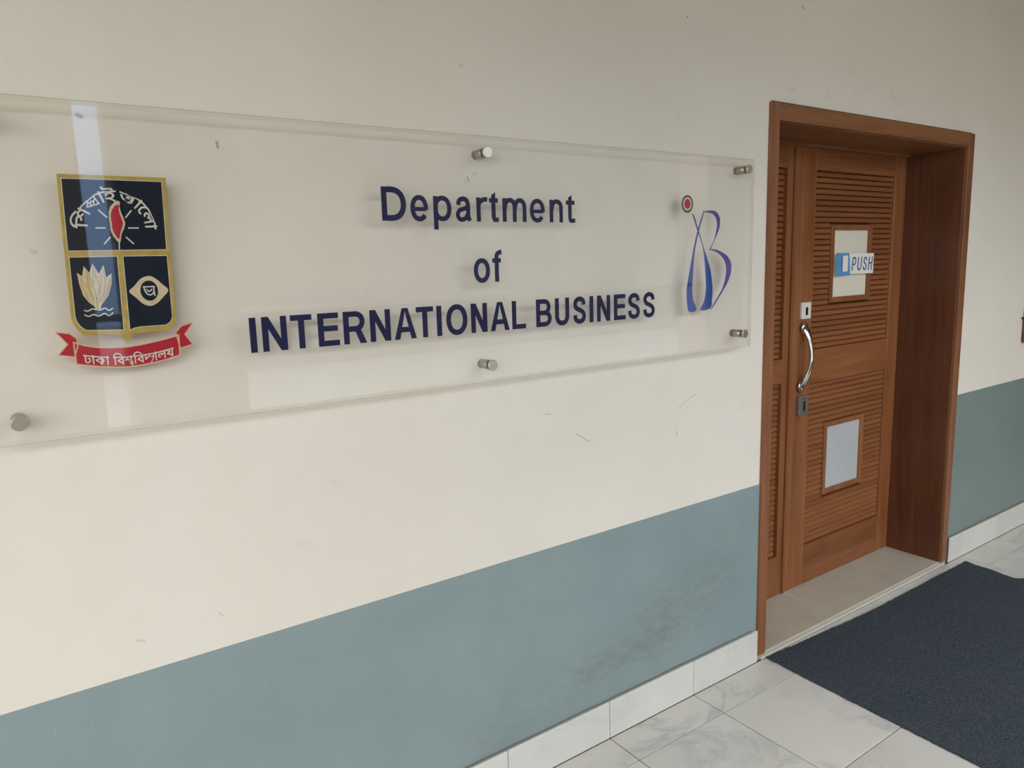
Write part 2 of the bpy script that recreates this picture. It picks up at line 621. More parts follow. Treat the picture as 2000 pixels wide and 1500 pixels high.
STICKER_T = mat_plain('blue_lettering', (0.040, 0.125, 0.270, 1), 0.35)
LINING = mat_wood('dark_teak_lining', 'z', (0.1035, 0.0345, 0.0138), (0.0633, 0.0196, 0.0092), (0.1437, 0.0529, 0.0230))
BACKING = mat_wood('dark_slat_backing', 'z', (0.1125, 0.0390, 0.0150), (0.0600, 0.0195, 0.0090), (0.1500, 0.0600, 0.0270))
DARKWOOD = mat_wood('dark_red_wood', 'x', (0.13, 0.045, 0.022), (0.07, 0.02, 0.01), (0.18, 0.07, 0.035))
CEIL = mat_plain('ceiling_paint', (0.62, 0.52, 0.39, 1), 0.8)
OUTWALL = mat_plain('outer_wall_paint', (0.45, 0.42, 0.36, 1), 0.7, var=0.05, vscale=2)
PINKWALL = mat_plain('pinkish_outer_wall', (0.50, 0.34, 0.26, 1), 0.7, var=0.05, vscale=2)
PILLAR = mat_plain('pillar_paint', (0.20, 0.20, 0.21, 1), 0.7, var=0.05, vscale=3)
PILLAR_BEIGE = mat_plain('beige_pillar_paint', (0.62, 0.52, 0.42, 1), 0.7, var=0.05, vscale=3)
GROUND = mat_plain('courtyard_concrete', (0.27, 0.27, 0.25, 1), 0.9, var=0.1, vscale=0.8)
FACADE = mat_plain('far_facade_grey', (0.055, 0.055, 0.050, 1), 0.8, var=0.2, vscale=0.7)
FACADE_PINK = mat_plain('far_facade_pink', (0.52, 0.31, 0.22, 1), 0.8, var=0.08, vscale=0.9)
FACADE_CREAM = mat_plain('far_facade_cream', (0.55, 0.48, 0.37, 1), 0.8, var=0.08, vscale=0.9)
FACADE_SILL = mat_plain('window_surround', (0.16, 0.15, 0.14, 1), 0.7)
DARKGLASS = mat_plain('dark_window_glass', (0.03, 0.035, 0.04, 1), 0.1)
RAILPAINT = mat_plain('white_rail_paint', (0.75, 0.74, 0.70, 1), 0.4)

# ------------------------------------------------------------------ the setting
XL, XR, ZT = 2.255, 3.744, 2.049          # outer edges of the door casing
CEIL_Z = 3.40
OUT_Y = -2.55                             # outer edge of the corridor

wall = MB()
wall.box(-6, XL + .012, 0, 0.30, 0, CEIL_Z)
wall.box(XR - .012, 9, 0, 0.30, 0, CEIL_Z)
wall.box(XL + .012, XR - .012, 0, 0.30, ZT + .0055, CEIL_Z)
wall.box(XL + .012, XR - .012, 0.022, 0.30, ZT - .012, ZT + .0055)
wall_back = tag(obj('wall_back', wall, WALL), 'long cream plastered corridor wall over a blue grey dado', kind='structure')
d1 = obj('dado_band', MB().box(-6, XL + .002, -0.0012, 0.001, 0.0, 0.7019), DADO, wall_back)
d1['label'] = 'blue grey painted lower wall band left of the door'
d2 = obj('dado_band', MB().box(XR - .002, 9, -0.0012, 0.001, 0.0, 0.8463), DADO_GREEN, wall_back)
d2['label'] = 'greener grey painted lower wall band right of the door, set higher'

# floor: grout bed with every tile laid on it
floor = tag(obj('floor', MB().box(-6, 9, OUT_Y, 0.30, -0.08, -0.0030), GROUT), 'corridor floor of white veined marble tiles', kind='structure')
J = 0.0016
tile_full = MB().box(-.2 + J, .2 - J, -.2 + J, .2 - J, -.012, 0)
tile_strip = MB().box(-.2 + J, .2 - J, -.066 + J, .066, -.012, 0)
t_full = t_strip = None
rows = [-0.1458 - 0.2 - 0.4 * k for k in range(6)]
for i in range(-6, 12):
    cx = 1.0936 + 0.4 * i + 0.2
    if t_strip is None:
        t_strip = obj('tile', tile_strip, MARBLE, floor, bevel=.0008, seg=1, loc=(cx, -0.0798, 0))
    else:
        copy_to(t_strip, floor, (cx, -0.0798, 0))
    for cy in rows:
        if cx < 0.2 and cy > -1.0 and cx < -0.6:
            pass
        jz = random.uniform(-.0005, .0002)
        if t_full is None:
            t_full = obj('tile', tile_full, MARBLE, floor, bevel=.0008, seg=1, loc=(cx, cy, jz))
        else:
            copy_to(t_full, floor, (cx, cy, jz))

# skirting tiles standing against the wall
for side, xa, xb, off in (('left', -2.9064, 2.252, 0), ('right', 3.757, 6.3, 0)):
    sk = tag(obj('baseboard_' + side, MB().box(xa, xb, -0.0095, -0.001, 0.0, 0.126), GROUT),
             'white marble skirting tiles along the wall %s of the door' % side, kind='structure')
    x = xa
    nxt = [1.0936 + 0.4 * k for k in range(-12, 20)]
    while x < xb - 1e-4:
        x2 = min([n for n in nxt if n > x + 0.02] + [xb])
        x2 = min(x2, xb)
        w = x2 - x
        b = MB().box(-w / 2 + .0010, w / 2 - .0010, -0.0135, -0.004, 0.0015, 0.1285 + random.uniform(-.0012, .0012))
        obj('tile', b, SKIRT, sk, bevel=.0012, seg=1, loc=((x + x2) / 2, 0, 0))
        x = x2
    # uneven mortar bead on top of the tiles
    bead = MB()
    xx = xa
    pts, ws = [], []
    while xx < xb:
        pts.append((xx, 0.1305 + 0.0022 * noise.noise(Vector((xx * 9, 1.3, 0)))))
        ws.append(0.0055 + 0.004 * noise.noise(Vector((xx * 14, 7.7, 0))))
        xx += 0.03
    bead.stroke(pts, ws, -0.009, -0.0008)
    obj('mortar_bead', bead, mat_plain('grey_mortar', (0.20, 0.19, 0.165, 1), 0.9), sk)

tag(obj('ceiling', MB().box(-6, 9, OUT_Y - .35, 0.3, CEIL_Z, CEIL_Z + .2), CEIL), 'cream corridor ceiling slab', kind='structure')
tag(obj('trim_1', MB().box(-6, 9, OUT_Y - .30, OUT_Y, 2.92, CEIL_Z), OUTWALL), 'edge beam under the corridor ceiling', kind='structure')
tag(obj('light_block_left', MB().box(-6.25, -6, OUT_Y - .3, 0.3, -.08, CEIL_Z), OUTWALL), 'unseen end wall added to cut light from the left', kind='structure')  # added out of view to close the open end and dim the left
tag(obj('wall_front', MB().box(4.85, 9, OUT_Y - .30, OUT_Y, -.08, 2.92), PINKWALL), 'solid outer corridor wall opposite the door', kind='structure')
tag(obj('wall_right', MB().box(9, 9.25, OUT_Y - .3, 0.3, -.08, CEIL_Z), OUTWALL), 'far end wall of the corridor', kind='structure')
par = tag(obj('wall_parapet', MB().box(-6, 4.85, OUT_Y - .20, OUT_Y, -.08, 0.62), OUTWALL), 'low parapet along the open corridor side', kind='structure')
tag(obj('trim_2', MB().box(-6, 4.85, OUT_Y - .13, OUT_Y - .09, 1.30, 1.335), RAILPAINT), 'pale rail along the open corridor side', kind='structure')
for k, (xa, xb, pm) in enumerate(((-0.25, 0.43, PILLAR_BEIGE), (0.57, 1.12, PILLAR))):
    tag(obj('trim_%d' % (3 + k), MB().box(xa, xb, OUT_Y - .30, OUT_Y, 0.62, 2.92), pm), 'grey corridor pillar between the openings', kind='structure')

DARK_GROUND = mat_plain('dark_reflection_ground', (0.035, 0.060, 0.022, 1), 0.95, var=0.3, vscale=3)
tag(obj('floor_dark_reflection', MB().box(2.2, 40, -7.2, OUT_Y - .3, -.5, -.25), DARK_GROUND), 'unseen dark ground added to keep the sign reflections dark', kind='structure')  # unseen dark ground, added to keep bright reflections off the lettering
tag(obj('floor_courtyard', MB().box(-40, 2.2, -7.2, OUT_Y - .3, -.5, -.25).box(-40, 40, -45, -7.2, -.5, -.25), GROUND), 'concrete courtyard outside the corridor', kind='structure')  # far strip laid pale to brighten the lower band reflected in the sign
fac = MB().box(2.2, 15.8, -15, -12, -.25, 5.2)
fac_o = tag(obj('wall_far_grey', fac, FACADE), 'grey building across the courtyard', kind='structure')
tag(obj('wall_far_pink', MB().box(15.8, 30, -14.5, -11.5, -.25, 6), FACADE_PINK), 'pink building across the courtyard', kind='structure')
tag(obj('wall_far_cream', MB().box(-14, 1.2, -16, -13, -.25, 4.2), FACADE_CREAM), 'cream building across the courtyard', kind='structure')
tag(obj('reflection_block_blue', MB().box(-3, 9, -32, -28, -.25, 12), mat_plain('blue_reflection_tint', (0.36, 0.52, 0.80, 1), 0.7)), 'unseen pale blue block added to tint the strip reflected in the sign', kind='structure')  # added behind the pillar gap to turn its reflected strip blue
for i in range(5):
    for j in range(2):
        x = 3.4 + 2.5 * i
        z = 0.9 + 2.4 * j
        b = MB().box(x, x + 1.2, -12.02, -11.9, z, z + 1.3, 0)
        b.box(x + .06, x + .57, -11.9, -11.88, z + .06, z + 1.24, 1)
        b.box(x + .63, x + 1.14, -11.9, -11.88, z + .06, z + 1.24, 1)
        obj('window', b, [FACADE_SILL, DARKGLASS], fac_o)

# ------------------------------------------------------------------ the door
DY = 0.262
door = tag(empty('door_1', (3.0, 0.13, 0.0)), 'brown louvred wooden double door in a deep casing', kind='structure')
IL, IR, IZ = 2.305, 3.692, 1.991          # inner faces of the casing
FY = -0.010                               # front of the casing
obj('jamb', MB().box(XL, IL, FY, DY + .08, 0.020, ZT), FRAME_V, door, bevel=.002)
obj('jamb', MB().box(IR, XR, FY, DY + .08, 0.020, ZT), FRAME_V, door, bevel=.002)
obj('head', MB().box(IL, IR, FY, DY + .08, IZ, ZT), FRAME_H, door, bevel=.002)
# broad boards lining the reveal
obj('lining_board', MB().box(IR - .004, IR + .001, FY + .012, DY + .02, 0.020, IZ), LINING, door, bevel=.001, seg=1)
obj('lining_board', MB().box(IL, IR - .004, FY + .012, DY, IZ - .004, IZ + .001), FRAME_H, door, bevel=.001, seg=1)
obj('stop_bead', MB().box(IL, IR, DY - .012, DY + .03, IZ - .016, IZ), FRAME_H, door, bevel=.002)


def slat_mesh(w):
    """one louvre bar: rounded face, leaning out a little at its lower edge, with a deep gap to the next"""
    h = 0.0218
    pr = [(-.0090, -h / 2), (-.0145, -h / 2 + .0022), (-.0158, -h / 2 + .0060), (-.0130, h / 2 - .0045), (-.0070, h / 2), (.004, h / 2), (.004, -h / 2)]
    mb = MB()
    n = len(pr)
    v = [(-w / 2, y, z) for y, z in pr] + [(w / 2, y, z) for y, z in pr]
    f = [list(range(n)), list(range(2 * n - 1, n - 1, -1))] + [[i, (i + 1) % n, (i + 1) % n + n, i + n] for i in range(n)]
    return mb.add(v, f)


slat_cache = {}


def slat(parent, xa, xb, z, inset=.0235):
    w = round(xb - xa, 4)
    loc = ((xa + xb) / 2, DY + inset, z)
    if w not in slat_cache:
        slat_cache[w] = obj('slat', slat_mesh(w), WOOD_SLAT, parent, loc=loc)
    else:
        copy_to(slat_cache[w], parent, loc)


def leaf_part(name, xa, xb, za, zb, holes, label):
    """stiles and rails around louvre panels; holes = [(x0, x1, z0, z1)]"""
    fr = MB()
    y0, y1 = DY, DY + .040
    hx0, hx1 = holes[0][0], holes[0][1]
    fr.box(xa, hx0, y0, y1, za, zb)
    fr.box(hx1, xb, y0, y1, za, zb)
    lf = obj(name, fr, WOOD_V, door, bevel=.0025)
    lf['label'] = label
    zs = sorted([za] + [h[2] for h in holes] + [h[3] for h in holes] + [zb])
    for k in range(0, len(zs), 2):
        obj('rail', MB().box(hx0, hx1, y0, y1, zs[k], zs[k + 1]), WOOD_H, lf, bevel=.0025)
    for h in holes:
        obj('light_block_board', MB().box(h[0] - .002, h[1] + .002, DY + .032, DY + .039, h[2] - .002, h[3] + .002), BACKING, lf)  # dark sheet added behind the slats to stop light leaking through
    return lf


SIDE_H = [(2.372, 2.749, 0.205, 0.990), (2.372, 2.749, 1.094, 1.886)]
side = leaf_part('side_leaf', IL, 2.802, 0.022, IZ - .002, SIDE_H, 'narrow fixed leaf on the left with a louvre strip')
LEAF_H = [(2.952, 3.588, 0.211, 0.963), (2.952, 3.588, 1.116, 1.884)]
leaf = leaf_part('main_leaf', 2.812, IR - .006, 0.022, IZ - .016, LEAF_H, 'wide opening leaf with two louvre panels and two small panes')
obj('meeting_bead', MB().box(2.786, 2.803, DY - .010, DY + .002, 0.024, IZ - .018), WOOD_V, side, bevel=.003)

PITCH = 0.0241
WINS = [(3.112, 3.396, 0.445, 0.743, PANE_LOW), (3.110, 3.393, 1.340, 1.636, PANE_UP)]
for (x0, x1, z0, z1) in SIDE_H:
    n = int(round((z1 - z0) / PITCH))
    for k in range(n):
        slat(side, x0 + .002, x1 - .002, z0 + (k + .5) * (z1 - z0) / n, .0305)
TR = 0.024
for (x0, x1, z0, z1), (a0, a1, c0, c1, pm) in zip(LEAF_H, WINS):
    n = int(round((z1 - z0) / PITCH))
    for k in range(n):
        z = z0 + (k + .5) * (z1 - z0) / n
        if c0 - TR - .006 < z < c1 + TR + .006:
            slat(leaf, x0 + .002, a0 - TR - .002, z)
            slat(leaf, a1 + TR + .002, x1 - .002, z)
        else:
            slat(leaf, x0 + .002, x1 - .002, z)
    tr = MB()
    tr.box(a0 - TR, a0, DY + .003, DY + .030, c0 - TR, c1 + TR)
    tr.box(a1, a1 + TR, DY + .003, DY + .030, c0 - TR, c1 + TR)
    tr.box(a0, a1, DY + .003, DY + .030, c1, c1 + TR)
    tr.box(a0, a1, DY + .003, DY + .030, c0 - TR, c0)
    obj('window_trim', tr, WOOD_V, leaf, bevel=.002)
    obj('pane', MB().box(a0 - .002, a1 + .002, DY + .014, DY + .020, c0 - .002, c1 + .002), pm, leaf)

# pull handle: a flared bow between two leaf shaped feet
hx = 2.886
bow, rad = [], []
N = 26
for i in range(N + 1):
    t = i / N
    z = 1.222 - 0.262 * t
    s = math.sin(math.pi * t)
    y = DY - .012 - 0.034 * (s ** 0.8)
    x = hx - .010 * t + .008 * s
    w = 0.0200 - 0.0105 * s + 0.003 * max(0, math.cos(2 * math.pi * t))
    bow.append((x, y, z))
    rad.append((w, 0.0085 + .0005 * s))
h = MB().sweep(bow, rad, 14)
handle = obj('handle', h, CHROME, leaf)
handle['label'] = 'chrome bow shaped pull handle'
for zc, xo, sg in ((1.222, hx, 1), (0.962, hx - .010, -1)):
    foot = MB()
    pts, rr = [], []
    for i in range(13):
        t = i / 12
        pts.append((xo - .004 * t, DY - .006 - .006 * math.sin(math.pi * t), zc + sg * (0.026 - 0.056 * t)))
        rr.append((max(.0015, .0245 * math.sin(math.pi * min(.98, max(.03, t))) ** .7), max(.001, .008 * math.sin(math.pi * min(.98, max(.03, t))) ** .6)))
    foot.sweep(pts, rr, 14)
    obj('handle_foot', foot, CHROME, handle)
    obj('handle_rib', MB().cyl_y(xo - .014, zc - sg * .004, .006, DY - .014, DY, 14, .002), CHROME, handle)

lk = obj('lock_plate', MB().box(2.862, 2.930, DY - .010, DY + .001, 1.2575, 1.3295), LOCK_PALE, leaf, bevel=.003)
lk['label'] = 'pale satin lock plate above the handle'
kh = MB().cyl_y(2.897, 1.301, .0075, DY - .0125, DY - .009, 18).box(2.890, 2.903, DY - .0125, DY - .009, 1.274, 1.298)
obj('keyhole', kh, BLACK, lk)
lk2 = obj('lock_body', MB().box(2.858, 2.926, DY - .016, DY + .001, 0.8355, 0.9185), LOCK_GREY, leaf, bevel=.003)
lk2['label'] = 'grey metal lock body below the handle'
obj('keyhole', MB().cyl_y(2.893, 0.889, .008, DY - .0185, DY - .015, 18).box(2.887, 2.900, DY - .0185, DY - .015, 0.853, 0.880), BLACK, lk2)
obj('lock_rim', MB().stroke([(2.868, .846), (2.917, .846), (2.917, .908), (2.868, .908)], .004, DY - .0175, DY - .0155, closed=True), STEEL_CAP, lk2)

# stone threshold inside the casing
th = tag(obj('trim_5', MB().box(IL, IR, -0.002, DY + .06, 0.0, 0.0195), THRESH, bevel=.003), 'beige stone threshold slab under the door', kind='structure')
obj('nosing', MB().box(IL - .03, XR - .02, -0.014, -0.0015, 0.0005, 0.012), NOSING, th, bevel=.002)
pack = MB().box(XL + .002, IL - .001, -.006, .2, .0005, .0195).box(IR + .001, XR - .002, -.006, .2, .0005, .0195)
obj('mortar_packing', pack, mat_plain('beige_mortar', (0.30, 0.26, 0.20, 1), 0.9, var=.2, vscale=80), th)


# ------------------------------------------------------------------ lettering
def glyph(ch, embolden=0.0):
    """flat outline mesh of one character: (verts, faces), unit size"""
    c = bpy.data.curves.new('glyph', 'FONT')
    c.body = ch
    c.size = 1.0
    c.offset = embolden
    c.resolution_u = 6
    o = bpy.data.objects.new('glyph', c)
    COL.objects.link(o)
    dg = bpy.context.evaluated_depsgraph_get()
    me = bpy.data.meshes.new_from_object(o.evaluated_get(dg))
    v = [(p.co.x, p.co.y) for p in me.vertices]
    f = [list(p.vertices) for p in me.polygons]
    bpy.data.objects.remove(o)
    bpy.data.curves.remove(c)
    bpy.data.meshes.remove(me)
    return v, f


def glyph_plate(mb, v2, faces, y0, y1, mi=0, bold=0.0):
    """extrudes a flat glyph already placed in x,z"""
    n = len(v2)
    o = len(mb.v)
    mb.v += [(x, y0, z) for x, z in v2] + [(x, y1, z) for x, z in v2]
    cnt = {}
    for f in faces:
        mb.f.append([i + o for i in f])
        mb.f.append([i + o + n for i in reversed(f)])
        mb.mi += [mi, mi]
        mb.smooth += [False, False]
        for a, b in zip(f, f[1:] + f[:1]):
            k = (min(a, b), max(a, b))
            cnt.setdefault(k, []).append((a, b))
    for k, e in cnt.items():
        if len(e) == 1:
            a, b = e[0]
            mb.f.append([o + b, o + a, o + a + n, o + b + n])
            mb.mi.append(mi)
            mb.smooth.append(False)
            if bold:
                mb.stroke([v2[a], v2[b]], bold, y0 + 4e-6, y1)


def fit_glyph(ch, x0, x1, z0, z1, embolden=0.0):
    v, f = glyph(ch, embolden)
    ax, bx = min(p[0] for p in v), max(p[0] for p in v)
    az, bz = min(p[1] for p in v), max(p[1] for p in v)
    return [(x0 + (x - ax) / (bx - ax) * (x1 - x0), z0 + (z - az) / (bz - az) * (z1 - z0)) for x, z in v], f


# ------------------------------------------------------------------ the acrylic wall sign
sign = tag(empty('wall_sign', (1.05, -0.04, 1.229)), 'clear acrylic name board on steel standoffs, with crest, navy lettering and emblem', 'sign')
PX0, PX1, PZ0, PZ1, PYF, PYB = -0.016, 2.118, 1.229, 1.8455, -0.0500, -0.0410
pan = MB()
CW, CD = 0.0020, 0.0015                   # small polished chamfer in front, broad back bevel added for dark and bright edge bands
BW, BD = 0.0080, 0.0055
ring = [[(PX0 + i, y, PZ0 + i), (PX1 - i, y, PZ0 + i), (PX1 - i, y, PZ1 - i), (PX0 + i, y, PZ1 - i)] for i, y in ((CW, PYF), (0, PYF + CD), (0, PYB - BD), (BW, PYB))]
allr = ring[0] + ring[1] + ring[2] + ring[3]
pan.add(allr, [(0, 1, 2, 3), (15, 14, 13, 12)], 0)
for k, mi in ((0, 2), (1, 1), (2, 1)):
    pan.add(allr, [(i + 4 * k, i + 4 * k + 4, (i + 1) % 4 + 4 * k + 4, (i + 1) % 4 + 4 * k) for i in range(4)], mi)
pn = obj('acrylic_panel', pan, [ACRYLIC, EDGE, CHAMFER], sign, fix_normals=False)
pn['label'] = 'clear acrylic sheet'
G0, G1 = -0.0407, -0.0401                 # vinyl sits on the back of the sheet


def mm(pts):
    return [(x * 1e-4, z * 1e-4) for x, z in pts]


def curve_pts(pts, n=6, closed=True):
    """Catmull-Rom through the points"""
    out = []
    m = len(pts)
    for i in range(m if closed else m - 1):
        p0 = pts[(i - 1) % m] if closed or i > 0 else pts[i]
        p1, p2 = pts[i], pts[(i + 1) % m]
        p3 = pts[(i + 2) % m] if closed or i + 2 < m else pts[(i + 1) % m]
        for k in range(n):
            t = k / n
            q = []
            for a in (0, 1):
                q.append(0.5 * (2 * p1[a] + (p2[a] - p0[a]) * t + (2 * p0[a] - 5 * p1[a] + 4 * p2[a] - p3[a]) * t * t + (3 * p1[a] - p0[a] - 3 * p2[a] + p3[a]) * t ** 3))
            out.append(tuple(q))
    if not closed:
        out.append(pts[-1])
    return out


def ell(cx, cz, rx, rz, n=40):
    return [(cx + rx * math.cos(2 * math.pi * k / n), cz + rz * math.sin(2 * math.pi * k / n)) for k in range(n)]


def ell_arc(cx, cz, rx, rz, a0, a1, n=14, e=2.0):
    out = []
    for k in range(n + 1):
        a = math.radians(a0 + (a1 - a0) * k / n)
        c, s_ = math.cos(a), math.sin(a)
        out.append((cx + rx * math.copysign(abs(c) ** (2 / e), c), cz + rz * math.copysign(abs(s_) ** (2 / e), s_)))
    return out


def sans_letter(mb, ch, x0, x1, z0, z1, t, y0, y1, base=None):
    """bold grotesque capitals and small letters drawn from stems, bars and arcs"""
    W, H = x1 - x0, z1 - z0
    b = t * 0.92                                   # level bars are a little thinner than stems
    X = lambda u: x0 + t / 2 + u * (W - t)
    Z = lambda v_: z0 + b / 2 + v_ * (H - b)
    P = lambda pts: mb.plate(pts, y0, y1)
    R = lambda a0, a1, c0, c1: P([(a0, c0), (a1, c0), (a1, c1), (a0, c1)])
    st = lambda pts, w=None, closed=False: mb.stroke(pts, w or t, y0, y1, closed=closed)
    if ch == 'I':
        R(x0, x1, z0, z1)
    elif ch == 'N':
        R(x0, x0 + t, z0, z1)
        R(x1 - t, x1, z0, z1)
        P([(x0, z1), (x0 + t * 1.08, z1), (x1, z0), (x1 - t * 1.08, z0)])
    elif ch == 'T':
        R(x0, x1, z1 - b, z1)
        R((x0 + x1 - t) / 2, (x0 + x1 + t) / 2, z0, z1 - b)
    elif ch == 'E':
        R(x0, x0 + t, z0, z1)
        R(x0 + t, x1 - .02 * W, z1 - b, z1)
        R(x0 + t, x1 - .06 * W, z0 + H * .53 - b / 2, z0 + H * .53 + b / 2)
        R(x0 + t, x1, z0, z0 + b)
    elif ch == 'L':
        R(x0, x0 + t, z0, z1)
        R(x0 + t, x1, z0, z0 + b)
    elif ch == 'H':
        R(x0, x0 + t, z0, z1)
        R(x1 - t, x1, z0, z1)
        R(x0 + t, x1 - t, z0 + H * .52 - b / 2, z0 + H * .52 + b / 2)
    elif ch == 'A':
        c = (x0 + x1) / 2
        P([(x0, z0), (x0 + t * 1.05, z0), (c + t * .12, z1), (c - t * .58, z1)])
        P([(x1 - t * 1.05, z0), (x1, z0), (c + t * .58, z1), (c - t * .12, z1)])
        R(x0 + W * .24, x1 - W * .24, z0 + H * .225, z0 + H * .225 + b)
    elif ch == 'D':
        R(x0, x0 + t, z0, z1)
        r = H / 2 - b / 2
        st([(x0 + t, z1 - b / 2)] + ell_arc(x1 - t / 2 - .50 * W, z0 + H / 2, .50 * W, r, 90, -90, 20, 2.2) + [(x0 + t, z0 + b / 2)], t)
    elif ch in 'PRB':
        R(x0, x0 + t, z0, z1)
        m = z0 + H * (.50 if ch == 'B' else .46)
        rr = (z1 - b / 2 - m) / 2
        xw = x1 - t / 2 - (.06 * W if ch != 'P' else 0)
        st([(x0 + t, z1 - b / 2)] + ell_arc(xw - .30 * W, m + rr, .30 * W, rr, 90, -90, 14, 2.1) + [(x0 + t, m)], b)
        if ch == 'R':
            P([(x0 + W * .44, m + b * .3), (x0 + W * .44 + t * 1.1, m + b * .3), (x1, z0), (x1 - t * 1.22, z0)])
        if ch == 'B':
            r2 = (m - z0 - b / 2) / 2
            st([(x0 + t, m)] + ell_arc(x1 - t / 2 - .32 * W, m - r2, .32 * W, r2, 90, -90, 14, 2.1) + [(x0 + t, z0 + b / 2)], b)
    elif ch in 'Oo':
        st(ell_arc((x0 + x1) / 2, (z0 + z1) / 2, (W - t) / 2, (H - b) / 2, 0, 360 * 39 / 40, 39, 2.15), t * .98, True)
    elif ch == 'U':
        c = z0 + H * .36
        st([(x0 + t / 2, z1)] + ell_arc((x0 + x1) / 2, c, (W - t) / 2, c - z0 - b / 2, 180, 360, 18, 2.2) + [(x1 - t / 2, z1)])
    elif ch == 'S':
        pts = [(.97, .73), (.86, .92), (.50, 1.0), (.14, .92), (.03, .74), (.18, .59), (.5, .51), (.84, .41), (.98, .25), (.87, .07), (.5, 0), (.12, .08), (.01, .29)]
        st(curve_pts([(X(u), Z(v_)) for u, v_ in pts], 4, False), t * .95)
    elif ch == 'e':
        R(X(0), X(1), z0 + H * .47 - b * .42, z0 + H * .47 + b * .42)
        st([(X(1), z0 + H * .44)] + ell_arc((x0 + x1) / 2, (z0 + z1) / 2, (W - t) / 2, (H - b) / 2, 3, 322, 26, 2.15), t * .95)
    elif ch == 'p':
        xh = z1 - base
        R(x0, x0 + t, z0, z1 - xh * .02)
        st(ell_arc(x0 + t * .45 + (W - t) / 2, base + xh / 2, (W - t) / 2, (xh - b) / 2, 0, 360 * 31 / 32, 31, 2.15), t * .95, True)
    elif ch == 'a':
        st(curve_pts([(X(u), Z(v_)) for u, v_ in [(.05, .70), (.15, .91), (.45, 1.0), (.74, .92), (.84, .70), (.84, .40), (.85, .15), (.96, -.06)]], 4, False), t * .95)
        st(curve_pts([(X(u), Z(v_)) for u, v_ in [(.84, .60), (.50, .52), (.14, .43), (.0, .23), (.12, .04), (.38, .0), (.66, .09), (.84, .32)]], 4, False), t * .88)
    elif ch == 'r':
        R(x0, x0 + t, z0, z1 - H * .02)
        st([(x0 + t * .5, z0 + H * .55)] + ell_arc(x1 - W * .1, z0 + H * .60, W * .9 - t / 2, H * .40 - b / 2, 175, 75, 10), t * .95)
    elif ch in 'nm':
        R(x0, x0 + t, z0, z1 - H * .02)
        k = 1 if ch == 'n' else 2
        sp = (W - t) / k
        for i in range(k):
            xa, xb = x0 + t / 2 + sp * i, x0 + t / 2 + sp * (i + 1)
            st([(xa, z0 + H * .45)] + ell_arc((xa + xb) / 2 + sp * .04, z0 + H * .62, sp * .46, H * .38 - b / 2, 170, 0, 14, 2.2) + [(xb, z0)], t * .97)
    elif ch == 't':
        xs = x0 + W * .24
        P([(xs, z0 + H * .15), (xs + t, z0 + H * .15), (xs + t, z1), (xs, z1 - t * .62)])
        xh = z0 + H * .80
        R(x0, x1 - W * .06, xh - b, xh)
        st(curve_pts([(xs + t / 2, z0 + H * .22), (xs + t * .62, z0 + H * .10), (xs + t * 1.05, z0 + b / 2), (x1, z0 + b * .62)], 4, False), t * .92)
    elif ch == 'f':
        xs = x0 + W * .24
        R(xs, xs + t, z0, z0 + H * .80)
        st([(xs + t / 2, z0 + H * .78)] + ell_arc(x1, z0 + H * .80, x1 - xs - t / 2, H * .20 - b / 2, 180, 92, 10), t * .95)
        xh = z0 + H * .735
        R(x0, x1 - W * .10, xh - b * .95, xh)


def letter(ch, x0, x1, z0, z1, t=0.0136, base=None):
    mb = MB()
    sans_letter(mb, ch, x0, x1, z0, z1, t, G0, G1, base)
    return obj('letter', mb, NAVY, sign)


B1 = 1.6374
XH, CAP = 0.0605, 0.0774
for ch, x0, x1, lo, hi in (('D', .7733, .8362, 0, CAP), ('e', .8473, .8951, -.001, XH), ('p', .9097, .9607, -.0200, XH), ('a', .9716, 1.0199, -.001, XH),
                           ('r', 1.0330, 1.0634, 0, XH), ('t', 1.0715, 1.0999, -.001, .0735), ('m', 1.1123, 1.1882, 0, XH), ('e', 1.1993, 1.2491, -.001, XH),
                           ('n', 1.2656, 1.3113, 0, XH), ('t', 1.3226, 1.3545, -.001, .0735)):
    letter(ch, x0, x1, B1 + lo, B1 + hi, .0136 if ch == 'D' else .0122, B1)
letter('o', 1.0186, 1.0676, 1.4845, 1.4845 + .0615, .0125)
letter('f', 1.0755, 1.1052, 1.4855, 1.4855 + .0815, .0125)
B2, H2 = 1.3585, 0.0745
for ch, x0, x1 in (('I', .4510, .4650), ('N', .4769, .5310), ('T', .5393, .5877), ('E', .6010, .6510), ('R', .6612, .7178), ('N', .7270, .7794),
                   ('A', .7890, .8480), ('T', .8484, .8960), ('I', .9052, .9192), ('O', .9323, .9940), ('N', 1.0051, 1.0540), ('A', 1.0640, 1.1239),
                   ('L', 1.1328, 1.1777), ('B', 1.2125, 1.2660), ('U', 1.2778, 1.3281), ('S', 1.3420, 1.3900), ('I', 1.4035, 1.4173), ('N', 1.4315, 1.4822),
                   ('E', 1.4971, 1.5436), ('S', 1.5530, 1.6032), ('S', 1.6160, 1.6661)):
    ov = .001 if ch in 'OSU' else 0
    letter(ch, x0, x1, B2 - ov, B2 + H2 + (ov if ch in 'OS' else 0))

# six standoffs: barrel behind the sheet, cap in front
for cx, cz in ((0.026, 1.270), (0.026, 1.806), (1.058, 1.2715), (1.062, 1.8055), (2.082, 1.2745), (2.086, 1.8125)):
    so = obj('standoff', MB().cyl_y(cx, cz, .0125, PYB, 0.0, 28), STEEL, sign)
    obj('cap', MB().cyl_y(cx, cz, .0142, PYF - .0065, PYF, 30, .0012), STEEL_CAP, so)


Y = [-0.0407 + 0.0004 * k for k in range(5)]     # layers: Y[0] nearest the viewer
